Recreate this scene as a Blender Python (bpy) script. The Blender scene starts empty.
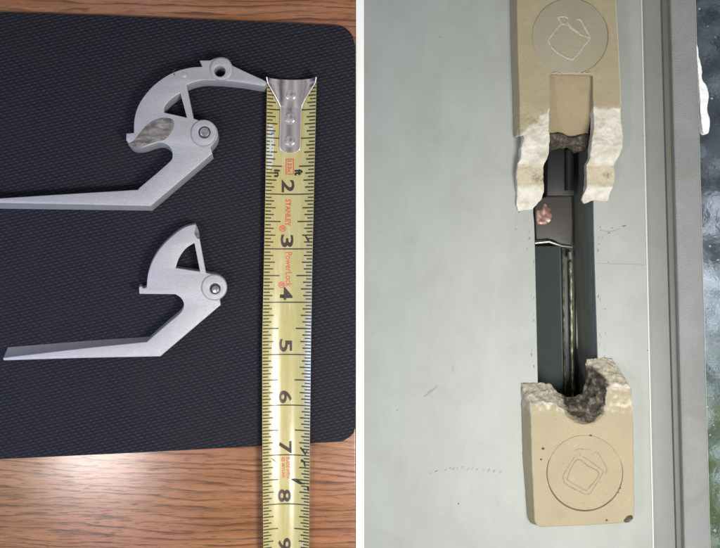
import bpy, bmesh, math, random
from mathutils import Vector, Matrix, noise
random.seed(7)
S = 0.00047            # metres per unit of the working grid (about half a millimetre)
H = 1100.0             # camera height over the surfaces, in grid units
CX, CY = 360.0, 274.0
sc = bpy.context.scene
C = sc.collection

# ------------------------------------------------------------ camera
cam_d = bpy.data.cameras.new('camera'); cam = bpy.data.objects.new('camera', cam_d); C.objects.link(cam)
cam.location = (0, 0, H*S); cam_d.sensor_width = 36; cam_d.lens = 36*H/720
cam_d.clip_start = 0.01; cam_d.clip_end = 100
cam_d.dof.use_dof = True; cam_d.dof.focus_distance = (H-8)*S; cam_d.dof.aperture_fstop = 6.3
sc.camera = cam
# ------------------------------------------------------------ world: soft room light above, bright sky beyond the window
w = bpy.data.worlds.new('World'); sc.world = w; w.use_nodes = True
nt = w.node_tree; nt.nodes.clear()
def N(nt, t, **k):
    n = nt.nodes.new(t)
    for a, b in k.items():
        if a in n.inputs: n.inputs[a].default_value = b
        else: setattr(n, a, b)
    return n
o_ = N(nt, 'ShaderNodeOutputWorld'); bg = N(nt, 'ShaderNodeBackground'); tc = N(nt, 'ShaderNodeTexCoord')
sx = N(nt, 'ShaderNodeSeparateXYZ'); mr = N(nt, 'ShaderNodeMapRange'); mr.inputs[1].default_value = -0.15; mr.inputs[2].default_value = 0.15
nz = N(nt, 'ShaderNodeTexNoise', Scale=2.2, Detail=2.0); rp = N(nt, 'ShaderNodeValToRGB')
rp.color_ramp.elements[0].position = .38; rp.color_ramp.elements[0].color = (.20, .21, .23, 1)
rp.color_ramp.elements[1].position = .62; rp.color_ramp.elements[1].color = (.95, .95, .93, 1)
mx = N(nt, 'ShaderNodeMix', data_type='RGBA')
nt.links.new(tc.outputs['Generated'], sx.inputs[0]); nt.links.new(sx.outputs[2], mr.inputs[0])
nt.links.new(tc.outputs['Generated'], nz.inputs['Vector']); nt.links.new(nz.outputs[0], rp.inputs[0])
nt.links.new(mr.outputs[0], mx.inputs[0]); mx.inputs[6].default_value = (2.2, 2.5, 2.8, 1)
nt.links.new(rp.outputs[0], mx.inputs[7]); nt.links.new(mx.outputs[2], bg.inputs[0]); nt.links.new(bg.outputs[0], o_.inputs[0])
bg.inputs[1].default_value = 0.62
sc.view_settings.view_transform = 'Standard'; sc.view_settings.look = 'None'
sc.view_settings.exposure = -0.3; sc.view_settings.gamma = 1; sc.view_settings.use_curve_mapping = False
sc.render.engine = 'CYCLES'; sc.render.resolution_x = 1024; sc.render.resolution_y = 779

def G(x, y, z=0): return Vector(((x-CX)*S, (CY-y)*S, z*S))
def area(name, p, target, size, power, col):
    l = bpy.data.lights.new(name, 'AREA'); l.size = size*S; l.energy = power; l.color = col; l.shape = 'DISK'
    o = bpy.data.objects.new(name, l); C.objects.link(o); o.location = G(*p)
    d = (G(*target)-G(*p)); o.rotation_euler = d.to_track_quat('-Z', 'Y').to_euler(); return o
area('key_lamp', (650, 500, 620), (560, 420, 0), 220, 1.5, (1.0, .97, .93))
area('blue_lamp', (-420, 420, 330), (40, 260, 0), 160, .5, (.34, .5, 1.0))
area('bulb_lamp', (-92, 640, 900), (110, 470, 0), 75, .46, (1, .97, .92))
area('second_bulb_lamp', (-2, 650, 900), (157, 478, 0), 60, .26, (1, .95, .9))

# ------------------------------------------------------------ helpers
def tag(o, label=None, cat=None, group=None, kind=None):
    if label: o['label'] = label
    if cat: o['category'] = cat
    if group: o['group'] = group
    if kind: o['kind'] = kind
    return o
def thing(name, label, cat, base, group=None):
    o = bpy.data.objects.new(name, None); C.objects.link(o); o.empty_display_size = .01
    o.location = G(*base); return tag(o, label, cat, group)
def part(name, me, mat, parent=None, smooth=30, label=None):
    """me: mesh in grid units (x, y down flipped already) -> object"""
    me.transform(Matrix.Scale(S, 4))
    root = parent
    off = Vector((0, 0, 0))
    while root is not None: off += root.location; root = root.parent
    me.transform(Matrix.Translation(-off))
    me.materials.clear(); me.materials.append(mat)
    if smooth:
        me.shade_smooth(); me.set_sharp_from_angle(angle=math.radians(smooth))
    me.name = name
    o = bpy.data.objects.new(name, me); C.objects.link(o); o.parent = parent
    if label: o['label'] = label
    return o
def L(x, y, z=0): return Vector((x-CX, CY-y, z))      # grid coordinates centred on the axis
def crom(pts, n=5):
    """closed outline; a third element marks a corner"""
    out = []; m = len(pts)
    for i in range(m):
        p1 = pts[i]; p2 = pts[(i+1) % m]; p0 = pts[i-1]; p3 = pts[(i+2) % m]
        c1 = len(p1) > 2; c2 = len(p2) > 2
        if c1 and c2: out.append((p1[0], p1[1])); continue
        if c1: p0 = p1
        if c2: p3 = p2
        for k in range(n):
            t = k/n
            q = []
            for a in (0, 1):
                q.append(.5*(2*p1[a]+(p2[a]-p0[a])*t+(2*p0[a]-5*p1[a]+4*p2[a]-p3[a])*t*t+(3*p1[a]-p0[a]-3*p2[a]+p3[a])*t**3))
            out.append(tuple(q))
    return out
def eval_mesh(ob):
    C.objects.link(ob); bpy.context.view_layer.update()
    dg = bpy.context.evaluated_depsgraph_get()
    me = bpy.data.meshes.new_from_object(ob.evaluated_get(dg)); 
    d = ob.data; bpy.data.objects.remove(ob)
    return me
def prism(loops, z0, z1, bevel=1.0, k=None):
    cu = bpy.data.curves.new('c', 'CURVE'); cu.dimensions = '2D'; cu.fill_mode = 'BOTH'
    k = (H-z1)/H if k is None else k
    for lp in loops:
        sp = cu.splines.new('POLY'); sp.points.add(len(lp)-1); sp.use_cyclic_u = True
        for i, p in enumerate(lp): sp.points[i].co = ((p[0]-CX)*k, (CY-p[1])*k, 0, 1)
    cu.extrude = (z1-z0)/2-bevel; cu.bevel_depth = bevel; cu.bevel_resolution = 2; cu.offset = -bevel
    me = eval_mesh(bpy.data.objects.new('c', cu))
    bm = bmesh.new(); bm.from_mesh(me); bmesh.ops.remove_doubles(bm, verts=bm.verts, dist=1e-4)
    bmesh.ops.translate(bm, verts=bm.verts, vec=(0, 0, (z0+z1)/2))
    bmesh.ops.recalc_face_normals(bm, faces=bm.faces); bm.to_mesh(me); bm.free(); return me
def circle(cx, cy, r, n=40, a0=0): return [(cx+r*math.cos(a0+2*math.pi*i/n), cy+r*math.sin(a0+2*math.pi*i/n)) for i in range(n)]
def bm_mesh(bm):
    bmesh.ops.recalc_face_normals(bm, faces=bm.faces); me = bpy.data.meshes.new('m'); bm.to_mesh(me); bm.free(); return me
def lathe(cx, cy, prof, n=40, k=1.0):
    """prof: list of (r, z)"""
    bm = bmesh.new(); rings = []
    x, y = (cx-CX)*k, (CY-cy)*k
    for r, z in prof:
        if r < 1e-6: rings.append([bm.verts.new((x, y, z))])
        else: rings.append([bm.verts.new((x+r*math.cos(2*math.pi*i/n), y+r*math.sin(2*math.pi*i/n), z)) for i in range(n)])
    for a, b in zip(rings, rings[1:]):
        for i in range(n):
            j = (i+1) % n
            if len(a) == 1: bm.faces.new((a[0], b[j], b[i]))
            elif len(b) == 1: bm.faces.new((a[i], a[j], b[0]))
            else: bm.faces.new((a[i], a[j], b[j], b[i]))
    if len(rings[0]) > 1: bm.faces.new(rings[0][::-1])
    return bm_mesh(bm)
def tube(path, r, n=8, bm=None, closed=False):
    own = bm is None
    if own: bm = bmesh.new()
    rings = []; m = len(path)
    for i, p in enumerate(path):
        a = path[(i-1) % m] if (closed or i) else p; b = path[(i+1) % m] if (closed or i < m-1) else p
        t = (b-a).normalized(); u = t.cross(Vector((0, 0, 1)))
        if u.length < 1e-5: u = Vector((1, 0, 0))
        u.normalize(); v = u.cross(t)
        rr = r[i] if isinstance(r, (list, tuple)) else r
        rings.append([bm.verts.new(p+u*rr*math.cos(2*math.pi*q/n)+v*rr*math.sin(2*math.pi*q/n)) for q in range(n)])
    for i in range(m if closed else m-1):
        a = rings[i]; b = rings[(i+1) % m]
        for q in range(n): bm.faces.new((a[q], a[(q+1) % n], b[(q+1) % n], b[q]))
    if not closed: bm.faces.new(rings[0]); bm.faces.new(rings[-1][::-1])
    return bm_mesh(bm) if own else None
def loft(front, back, z0, z1, amp=0.0, seg=None, rows=6, rough=None, k=None, bev=3.0):
    """surface between two matched outlines (back at z0, front at z1) with a front cap; rough = set of edge indices that are torn"""
    k = (H-z1)/H if k is None else k
    F, B, R = [], [], []
    m = len(front); rough = rough or set()
    for i in range(m):
        a, b = front[i], front[(i+1) % m]; c, d = back[i], back[(i+1) % m]
        ln = math.dist(a[:2], b[:2]); n = max(1, int(ln/2.0))
        for q in range(n):
            t = q/n; F.append((a[0]+(b[0]-a[0])*t, a[1]+(b[1]-a[1])*t)); B.append((c[0]+(d[0]-c[0])*t, c[1]+(d[1]-c[1])*t))
            R.append(1 if i in rough and (q > 0 or (i-1) % m in rough) else (0.6 if i in rough or ((i-1) % m in rough and q == 0) else 0))
    bm = bmesh.new(); rings = []
    for r in range(rows+1):
        t = r/rows; ring = []
        for f, b, rr in zip(F, B, R):
            e = t
            x = b[0]+(f[0]-b[0])*e; y = b[1]+(f[1]-b[1])*e; z = z0+(z1-z0)*t
            p = Vector(((x-CX)*k, (CY-y)*k, z))
            if rr:
                nv = noise.noise_vector(p*.16)*1.0+noise.noise_vector(p*.45)*.6
                p += Vector((nv.x, nv.y, nv.z if r < rows else 0))*amp*rr*(1 if r < rows else .55)
            ring.append(bm.verts.new(p))
        rings.append(ring)
    n = len(F)
    for a, b in zip(rings, rings[1:]):
        for i in range(n): bm.faces.new((a[i], a[(i+1) % n], b[(i+1) % n], b[i]))
    top = bm.faces.new(rings[-1]); bot = bm.faces.new(rings[0][::-1]); bmesh.ops.triangulate(bm, faces=[top, bot])
    return bm_mesh(bm)
def grid(f, nu, nv, thick=0):
    bm = bmesh.new(); V = [[bm.verts.new(f(i/nu, j/nv)) for j in range(nv+1)] for i in range(nu+1)]
    for i in range(nu):
        for j in range(nv): bm.faces.new((V[i][j], V[i+1][j], V[i+1][j+1], V[i][j+1]))
    if thick:
        g = bm.faces[:]; lo = {}
        for v in bm.verts[:]: lo[v] = bm.verts.new(v.co-Vector((0, 0, thick)))
        for f_ in g: bm.faces.new([lo[v] for v in reversed(f_.verts)])
        for e in [e for e in bm.edges if len(e.link_faces) == 1 and e.verts[0] in lo]:
            a, b_ = e.verts; bm.faces.new((a, b_, lo[b_], lo[a]))
    return bm_mesh(bm)
def box(x0, x1, y0, y1, z0, z1, bev=0, tilt=0):
    k = 1
    q = [(x0, y0), (x1, y0), (x1+tilt, y1), (x0+tilt, y1)]
    return prism([q], z0, z1, max(bev, .05), k=1)

# ------------------------------------------------------------ materials
def mat(name, col=(.5, .5, .5), rough=.5, metal=0.0, **k):
    m = bpy.data.materials.new(name); m.use_nodes = True
    b = m.node_tree.nodes['Principled BSDF']; b.inputs['Base Color'].default_value = (*col, 1)
    b.inputs['Roughness'].default_value = rough; b.inputs['Metallic'].default_value = metal
    for a, v in k.items(): b.inputs[a.replace('_', ' ')].default_value = v
    return m, m.node_tree, b
def coords(nt, scale=(1, 1, 1), rot=0, src='Object'):
    """coordinates in grid units"""
    t = N(nt, 'ShaderNodeNewGeometry') if src == 'World' else N(nt, 'ShaderNodeTexCoord')
    m = N(nt, 'ShaderNodeMapping'); nt.links.new(t.outputs['Position' if src == 'World' else 'Object'], m.inputs[0])
    m.inputs['Rotation'].default_value = (0, 0, rot)
    m.inputs['Scale'].default_value = tuple(s/S for s in scale); return m.outputs[0]
def noi(nt, vec, scale, detail=4, rough=.6, dist=0):
    n = N(nt, 'ShaderNodeTexNoise', Scale=scale, Detail=detail, Roughness=rough, Distortion=dist); nt.links.new(vec, n.inputs['Vector']); return n.outputs[0]
def ramp(nt, fac, stops):
    r = N(nt, 'ShaderNodeValToRGB'); e = r.color_ramp.elements
    while len(e) < len(stops): e.new(.5)
    for i, (p, c) in enumerate(stops):
        e[i].position = p; e[i].color = (*c, 1) if not isinstance(c, (int, float)) else (c, c, c, 1)
    nt.links.new(fac, r.inputs[0]); return r.outputs[0]
def mix(nt, fac, a, b, mode='MIX'):
    m = N(nt, 'ShaderNodeMix', data_type='RGBA', blend_type=mode)
    for s, v in ((0, fac), (6, a), (7, b)):
        if hasattr(v, 'is_linked') or hasattr(v, 'links'): nt.links.new(v, m.inputs[s])
        elif isinstance(v, (int, float)): m.inputs[s].default_value = v if s == 0 else (v, v, v, 1)
        else: m.inputs[s].default_value = (*v, 1)
    return m.outputs[2]
def bump(nt, b, h, strength=.3, dist=.5):
    n = N(nt, 'ShaderNodeBump', Strength=strength, Distance=dist*S)
    nt.links.new(h, n.inputs['Height'])
    if b.inputs['Normal'].is_linked: nt.links.new(b.inputs['Normal'].links[0].from_socket, n.inputs['Normal'])
    nt.links.new(n.outputs[0], b.inputs['Normal'])

# oak table
m_wood, nt, b = mat('oak', rough=.3); v = coords(nt, src='World', rot=math.radians(-2.2))
A = math.radians(2.6)
vs = coords(nt, (.006, .10, .05), A, 'World'); n1 = noi(nt, vs, 1.0, 5, .55, .5)
vp = coords(nt, (.011, .17, .1), A, 'World'); n2 = noi(nt, vp, 1.0, 5, .62, .55)
vq = coords(nt, (.05, .75, .1), A, 'World'); n4 = noi(nt, vq, 1.0, 3, .6, .2)
vf = coords(nt, (.12, 1.3, .1), A, 'World'); n3 = noi(nt, vf, 1.0, 3, .6)
big = noi(nt, coords(nt, (.005, .008, .01), 0, 'World'), 1.0, 2)
c = ramp(nt, n1, [(.3, (.22, .085, .032)), (.5, (.31, .13, .055)), (.7, (.39, .18, .09))])
c = mix(nt, ramp(nt, big, [(.42, 0), (.58, .6)]), c, (.38, .165, .12))
vw = coords(nt, (1, 1, 1), A, 'World'); sy = N(nt, 'ShaderNodeSeparateXYZ'); nt.links.new(vw, sy.inputs[0])
def M(op, a, b_=0.0):
    m_ = N(nt, 'ShaderNodeMath', operation=op)
    for k_, v_ in ((0, a), (1, b_)):
        if isinstance(v_, (int, float)): m_.inputs[k_].default_value = v_
        else: nt.links.new(v_, m_.inputs[k_])
    return m_.outputs[0]
warp = noi(nt, coords(nt, (.0032, .022, .01), A, 'World'), 1.0, 3, .5); warp2 = noi(nt, coords(nt, (.02, .10, .01), A, 'World'), 1.0, 3, .5)
ph = M('ADD', M('ADD', sy.outputs[1], M('MULTIPLY', warp, 48.0)), M('MULTIPLY', warp2, 5.0))
s1 = M('FRACT', M('DIVIDE', ph, 7.0))                                   # growth rings, dark on one side
gap = noi(nt, coords(nt, (.016, .16, .1), A, 'World'), 1.0, 3, .6)
ln = M('MULTIPLY', ramp(nt, s1, [(0, 0), (.52, .0), (.74, .55), (.88, 1.0), (1.0, 0)]), ramp(nt, gap, [(.36, .12), (.56, 1.0)]))
c = mix(nt, M('MULTIPLY', ln, .95), c, (.07, .026, .013))
c = mix(nt, M('MULTIPLY', ramp(nt, n4, [(.34, .75), (.42, 0.0)]), .9), c, (.10, .04, .022))
c = mix(nt, .35, c, ramp(nt, n3, [(.3, .28), (.7, .72)]), 'OVERLAY')
nt.links.new(c, b.inputs['Base Color'])
nt.links.new(ramp(nt, n4, [(.34, .6), (.45, .28)]), b.inputs['Roughness'])
bump(nt, b, ramp(nt, n4, [(.33, 0), (.43, 1)]), .5, .5); bump(nt, b, ln, .10, -.5); bump(nt, b, n2, .05, 1.0)
b.inputs['Coat Weight'].default_value = .8; b.inputs['Coat Roughness'].default_value = .23; b.inputs['Specular IOR Level'].default_value = .25

# woven pad
m_pad, nt, b = mat('woven_pad', rough=.7, Specular_IOR_Level=.22); 
v = coords(nt, (1, 1, 1), math.radians(-13), 'World')
nd = N(nt, 'ShaderNodeTexNoise', Scale=.25, Detail=2.0); nt.links.new(v, nd.inputs['Vector'])
va = N(nt, 'ShaderNodeVectorMath', operation='MULTIPLY_ADD'); nt.links.new(nd.outputs['Color'], va.inputs[0]); va.inputs[1].default_value = (3, 1.0, 0); nt.links.new(v, va.inputs[2])
sv = N(nt, 'ShaderNodeSeparateXYZ'); nt.links.new(va.outputs[0], sv.inputs[0])
def MQ(op, a, b_=0.0):
    m_ = N(nt, 'ShaderNodeMath', operation=op)
    for k_, v_ in ((0, a), (1, b_)):
        if isinstance(v_, (int, float)): m_.inputs[k_].default_value = v_
        else: nt.links.new(v_, m_.inputs[k_])
    return m_.outputs[0]
row = MQ('DIVIDE', sv.outputs[1], 3.15); s_row = MQ('SINE', MQ('MULTIPLY', row, 6.2832))
s_col = MQ('SINE', MQ('ADD', MQ('MULTIPLY', sv.outputs[0], 6.2832/6.2), MQ('MULTIPLY', MQ('FLOOR', MQ('ADD', row, .25)), 2.3)))
wv = MQ('MULTIPLY', MQ('ADD', MQ('MULTIPLY', s_row, .5), .5), MQ('ADD', MQ('MULTIPLY', s_col, .32), .68))
wcol = ramp(nt, wv, [(.05, (.008, .008, .013)), (.5, (.017, .0175, .029)), (.95, (.036, .037, .055))])
fine = noi(nt, v, .55, 4, .75); wide = noi(nt, v, .02, 3)
c = mix(nt, .7, wcol, ramp(nt, fine, [(.3, .15), (.7, .85)]), 'OVERLAY')
c = mix(nt, ramp(nt, wide, [(.4, 0), (.7, .35)]), c, (.021, .019, .020))
nt.links.new(c, b.inputs['Base Color'])
bump(nt, b, wv, .6, .8); bump(nt, b, fine, .7, 1.0)

# cast metal
def metal_mat(name, col, rough):
    m, nt, b = mat(name, col, rough, .35)
    v = coords(nt, src='World'); f = noi(nt, v, .75, 4, .8); g = noi(nt, v, .06, 4); h = noi(nt, v, .22, 6, .8)
    c = mix(nt, ramp(nt, g, [(.35, 0), (.75, .5)]), col, tuple(x*.86 for x in col))
    c = mix(nt, ramp(nt, h, [(.58, 0), (.70, .5)]), c, tuple(x*.6 for x in col))
    c = mix(nt, .32, c, ramp(nt, f, [(.35, .36), (.65, .64)]), 'OVERLAY')
    nt.links.new(ramp(nt, h, [(.4, rough-.08), (.62, rough+.15)]), b.inputs['Roughness'])
    nt.links.new(c, b.inputs['Base Color']); bump(nt, b, f, .6, .5); bump(nt, b, h, .15, .6)
    return m
m_latch = metal_mat('painted_die_cast', (.44, .44, .475), .42)
m_latch2 = metal_mat('pale_die_cast', (.50, .485, .52), .42)
m_steel = mat('pin_steel', (.62, .62, .62), .25, 1.0)[0]
m_dark = mat('dark_recess', (.03, .03, .033), .6)[0]
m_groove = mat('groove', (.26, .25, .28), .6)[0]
m_frac, nt, b = mat('fractured_metal', rough=.55, metal=.2); v = coords(nt, src='World')
f = noi(nt, coords(nt, (.09, .22, .2), math.radians(35), 'World'), 1.0, 6, .7, .6); f2 = noi(nt, v, .9, 4, .8)
nt.links.new(ramp(nt, f, [(.32, (.07, .058, .05)), (.48, (.17, .15, .14)), (.66, (.31, .30, .30))]), b.inputs['Base Color']); bump(nt, b, f, .6, 1.5); bump(nt, b, f2, .3, .5)
m_chrome, nt, b = mat('nickel', (.97, .90, .90), .25, 1.0); v = coords(nt, src='World'); f = noi(nt, v, .12, 2); bump(nt, b, f, .03, .8)
nt.links.new(ramp(nt, f, [(.3, .14), (.7, .24)]), b.inputs['Roughness'])
m_rim = mat('rim_nickel', (.75, .72, .70), .3, .7)[0]
# tape
m_tape, nt, b = mat('tape_yellow', rough=.27, Coat_Weight=.5, Coat_Roughness=.2); v = coords(nt, src='World'); vt = coords(nt, (.25, .03, 1), 0, 'World')
st = noi(nt, vt, 1.0, 4); sp = noi(nt, v, .5, 4, .7); sg = noi(nt, v, .045, 3)
c = mix(nt, ramp(nt, sg, [(.4, 0), (.7, .6)]), (.46, .405, .165), (.52, .465, .23))
c = mix(nt, ramp(nt, st, [(.5, 0), (.75, .5)]), c, (.62, .58, .38))
c = mix(nt, ramp(nt, sp, [(.60, 0), (.72, .7)]), c, (.30, .24, .11))
nt.links.new(c, b.inputs['Base Color']); bump(nt, b, st, .25, .5)
m_ink = mat('black_ink', (.022, .018, .012), .4)[0]
m_tick, nt, b = mat('tick_ink', (.04, .035, .018), .4)
m_num, nt, b = mat('numeral_ink', (.05, .035, .03), .35)
m_red = mat('red_ink', (.62, .11, .07), .4)[0]
m_white_ink = mat('white_patch', (.56, .58, .56), .35)[0]
# divider
m_div = mat('white_card', (.93, .93, .93), .9)[0]
# window paint
def paint(name, col, dirt=1.0, streak=True, bumps=.2):
    m, nt, b = mat(name, col, .55)
    v = coords(nt, src='World'); vs = coords(nt, (.035, .007, .1), math.radians(4), 'World')
    a = noi(nt, vs, 1.0, 4, .55, .8); g = noi(nt, v, .022, 5, .62, .5); s = noi(nt, v, .16, 6, .8); f = noi(nt, v, .9, 3, .6); d = noi(nt, coords(nt, (.5, .22, .5), .3, 'World'), 1.0, 4, .75)
    c = mix(nt, ramp(nt, a, [(.42, 0), (.68, .30*dirt)]), col, tuple(x*.82 for x in col))
    c = mix(nt, ramp(nt, g, [(.48, 0), (.66, .32*dirt)]), c, (col[0]*.78, col[1]*.77, col[2]*.74))
    c = mix(nt, ramp(nt, g, [(.30, .3*dirt), (.44, 0)]), c, tuple(min(.8, x*1.14) for x in col))
    c = mix(nt, ramp(nt, s, [(.60, 0), (.74, .35*dirt)]), c, tuple(x*.6 for x in col))
    c = mix(nt, ramp(nt, d, [(.66, 0), (.74, .5*dirt)]), c, tuple(x*.35 for x in col))
    nt.links.new(c, b.inputs['Base Color']); bump(nt, b, f, bumps, .5); bump(nt, b, s, .12, 1.0)
    return m
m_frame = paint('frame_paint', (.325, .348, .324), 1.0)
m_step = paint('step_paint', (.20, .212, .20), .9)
m_worn = paint('worn_lip', (.42, .445, .43), 1.6, bumps=.5)
m_gap = mat('gap_dark', (.05, .052, .045), .8)[0]
m_gap2 = paint('gasket', (.125, .127, .112), .8)
m_foam = paint('sash_vinyl', (.262, .268, .265), 1.7, bumps=2.2)
m_edge = mat('bright_edge', (.50, .52, .49), .5)[0]
m_peel = mat('white_caulk', (.85, .86, .86), .6)[0]
m_chan, nt, b = mat('channel_wall', (.2, .22, .2), .5); v = coords(nt, (.2, .03, .1), 0, 'World'); f = noi(nt, v, 1, 4)
nt.links.new(ramp(nt, f, [(.3, (.12, .135, .125)), (.7, (.18, .195, .18))]), b.inputs['Base Color'])
m_chan2 = mat('channel_floor', (.035, .045, .045), .45)[0]
m_black, nt, b = mat('black_mechanism', (.012, .013, .013), .3)
m_rod, nt, b = mat('weathered_rod', rough=.35, metal=.5); v = coords(nt, (.5, .12, .5), 0, 'World'); f = noi(nt, v, 1, 4, .8)
nt.links.new(ramp(nt, f, [(.40, (.03, .04, .025)), (.54, (.20, .23, .13)), (.66, (.60, .62, .48))]), b.inputs['Base Color'])
m_copper, nt, b = mat('copper_stain', rough=.4, metal=.5); v = coords(nt, src='World'); f = noi(nt, v, .16, 5, .7)
nt.links.new(ramp(nt, f, [(.34, (.05, .035, .028)), (.5, (.26, .15, .115)), (.64, (.50, .36, .31))]), b.inputs['Base Color'])
stain_later = m_copper
# keeper plastic
def plastic(name, col, worn, spots=1.0, bs=.3):
    m, nt, b = mat(name, col, .68, Specular_IOR_Level=.3)
    v = coords(nt, src='World'); g = noi(nt, v, .04, 4, .6); s = noi(nt, v, .16, 5, .7); f = noi(nt, v, 1.0, 3, .6); h = noi(nt, v, .3, 5, .8)
    c = mix(nt, ramp(nt, g, [(.4, 0), (.68, .6)]), col, tuple(x*.86 for x in col))
    c = mix(nt, ramp(nt, s, [(.54, 0), (.74, .35)]), c, worn)
    c = mix(nt, ramp(nt, s, [(.30, .3), (.44, 0)]), c, tuple(x*.78 for x in col))
    c = mix(nt, ramp(nt, h, [(.60, 0), (.69, .75*spots)]), c, (.13, .10, .06))
    nt.links.new(c, b.inputs['Base Color']); bump(nt, b, f, bs, .4); bump(nt, b, s, .3, 1.0)
    return m
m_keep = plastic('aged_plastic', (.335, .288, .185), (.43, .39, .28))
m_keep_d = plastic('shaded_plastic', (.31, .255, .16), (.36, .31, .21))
m_disc = plastic('dusty_disc', (.30, .272, .195), (.34, .31, .235), .5)
def SM(nt, v_, a, b_):
    m_ = N(nt, 'ShaderNodeMapRange'); m_.interpolation_type = 'SMOOTHSTEP'; nt.links.new(v_, m_.inputs[0]); m_.inputs[1].default_value = a; m_.inputs[2].default_value = b_; return m_.outputs[0]
def MM(nt, op, a, b_=0.0):
    m_ = N(nt, 'ShaderNodeMath', operation=op)
    for k_, v_ in ((0, a), (1, b_)):
        if isinstance(v_, (int, float)): m_.inputs[k_].default_value = v_
        else: nt.links.new(v_, m_.inputs[k_])
    return m_.outputs[0]
def warped(nt, amp, sc_):
    v = coords(nt, src='World'); n_ = N(nt, 'ShaderNodeTexNoise', Scale=sc_, Detail=5.0); nt.links.new(v, n_.inputs['Vector'])
    sb = N(nt, 'ShaderNodeVectorMath', operation='SUBTRACT'); nt.links.new(n_.outputs['Color'], sb.inputs[0]); sb.inputs[1].default_value = (.5, .5, .5)
    va = N(nt, 'ShaderNodeVectorMath', operation='MULTIPLY_ADD'); nt.links.new(sb.outputs[0], va.inputs[0]); va.inputs[1].default_value = (amp, amp, amp*.3); nt.links.new(v, va.inputs[2])
    sp_ = N(nt, 'ShaderNodeSeparateXYZ'); nt.links.new(va.outputs[0], sp_.inputs[0])
    return v, MM(nt, 'ADD', sp_.outputs[0], CX), MM(nt, 'SUBTRACT', CY, sp_.outputs[1]), sp_.outputs[2]
m_kup = plastic('aged_plastic_worn_prongs', (.335, .288, .185), (.43, .39, .28))
nt = m_kup.node_tree; b = nt.nodes['Principled BSDF']; src = b.inputs['Base Color'].links[0].from_socket
v, X, Y, Z = warped(nt, 12, .13)
yb = MM(nt, 'SUBTRACT', Y, MM(nt, 'MULTIPLY', MM(nt, 'MAXIMUM', MM(nt, 'SUBTRACT', 549, X), 0), .8))
sm1 = noi(nt, v, .075, 5, .6); wcol = ramp(nt, sm1, [(.36, (.44, .41, .33)), (.5, (.54, .515, .44)), (.62, (.62, .60, .54))])
src = mix(nt, SM(nt, yb, 109.5, 114.5), src, wcol)
nt.links.new(src, b.inputs['Base Color'])
m_klow = plastic('aged_plastic_dirty_break', (.335, .288, .185), (.43, .39, .28))
nt = m_klow.node_tree; b = nt.nodes['Principled BSDF']; src = b.inputs['Base Color'].links[0].from_socket
v, X, Y, Z = warped(nt, 6, .2)
low = SM(nt, Z, 19.0, 16.5); nf = noi(nt, v, .3, 5, .75)
brk = MM(nt, 'MULTIPLY', low, SM(nt, Y, 409, 405))
src = mix(nt, MM(nt, 'MULTIPLY', MM(nt, 'MULTIPLY', SM(nt, Z, 16.0, 18.0), SM(nt, Z, 20.2, 19.3)), SM(nt, Y, 412, 407)), src, (.56, .53, .44))
src = mix(nt, brk, src, ramp(nt, nf, [(.34, (.17, .155, .12)), (.43, (.34, .31, .235)), (.62, (.44, .40, .31))]))
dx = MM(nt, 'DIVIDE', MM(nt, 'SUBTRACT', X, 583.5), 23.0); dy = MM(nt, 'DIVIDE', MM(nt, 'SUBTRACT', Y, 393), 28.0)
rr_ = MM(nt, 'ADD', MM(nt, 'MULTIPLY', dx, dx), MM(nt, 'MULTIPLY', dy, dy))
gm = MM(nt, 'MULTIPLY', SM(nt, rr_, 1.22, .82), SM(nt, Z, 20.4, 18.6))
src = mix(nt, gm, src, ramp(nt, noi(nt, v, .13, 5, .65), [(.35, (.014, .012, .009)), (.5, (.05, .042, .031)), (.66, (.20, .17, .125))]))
nt.links.new(src, b.inputs['Base Color'])
m_ridge = plastic('worn_ridge', (.40, .37, .285), (.45, .42, .34), .6)
m_line = mat('mould_line_dirt_and_shade', (.25, .21, .135), .7)[0]  # dirt in the lower emblem lines, painted shade on the upper boss rim
m_torn = plastic('torn_plastic', (.52, .49, .41), (.62, .60, .54), .6, .3)
def stain(m, col, sc_, lo, hi, amt):
    nt = m.node_tree; b = nt.nodes['Principled BSDF']; src = b.inputs['Base Color'].links[0].from_socket if b.inputs['Base Color'].is_linked else tuple(b.inputs['Base Color'].default_value)[:3]
    f = noi(nt, coords(nt, src='World'), sc_, 5, .68, .6); nt.links.new(mix(nt, ramp(nt, f, [(lo, 0), (hi, amt)]), src, col), b.inputs['Base Color'])
stain(m_torn, (.34, .31, .26), .14, .54, .70, .6)
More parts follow.
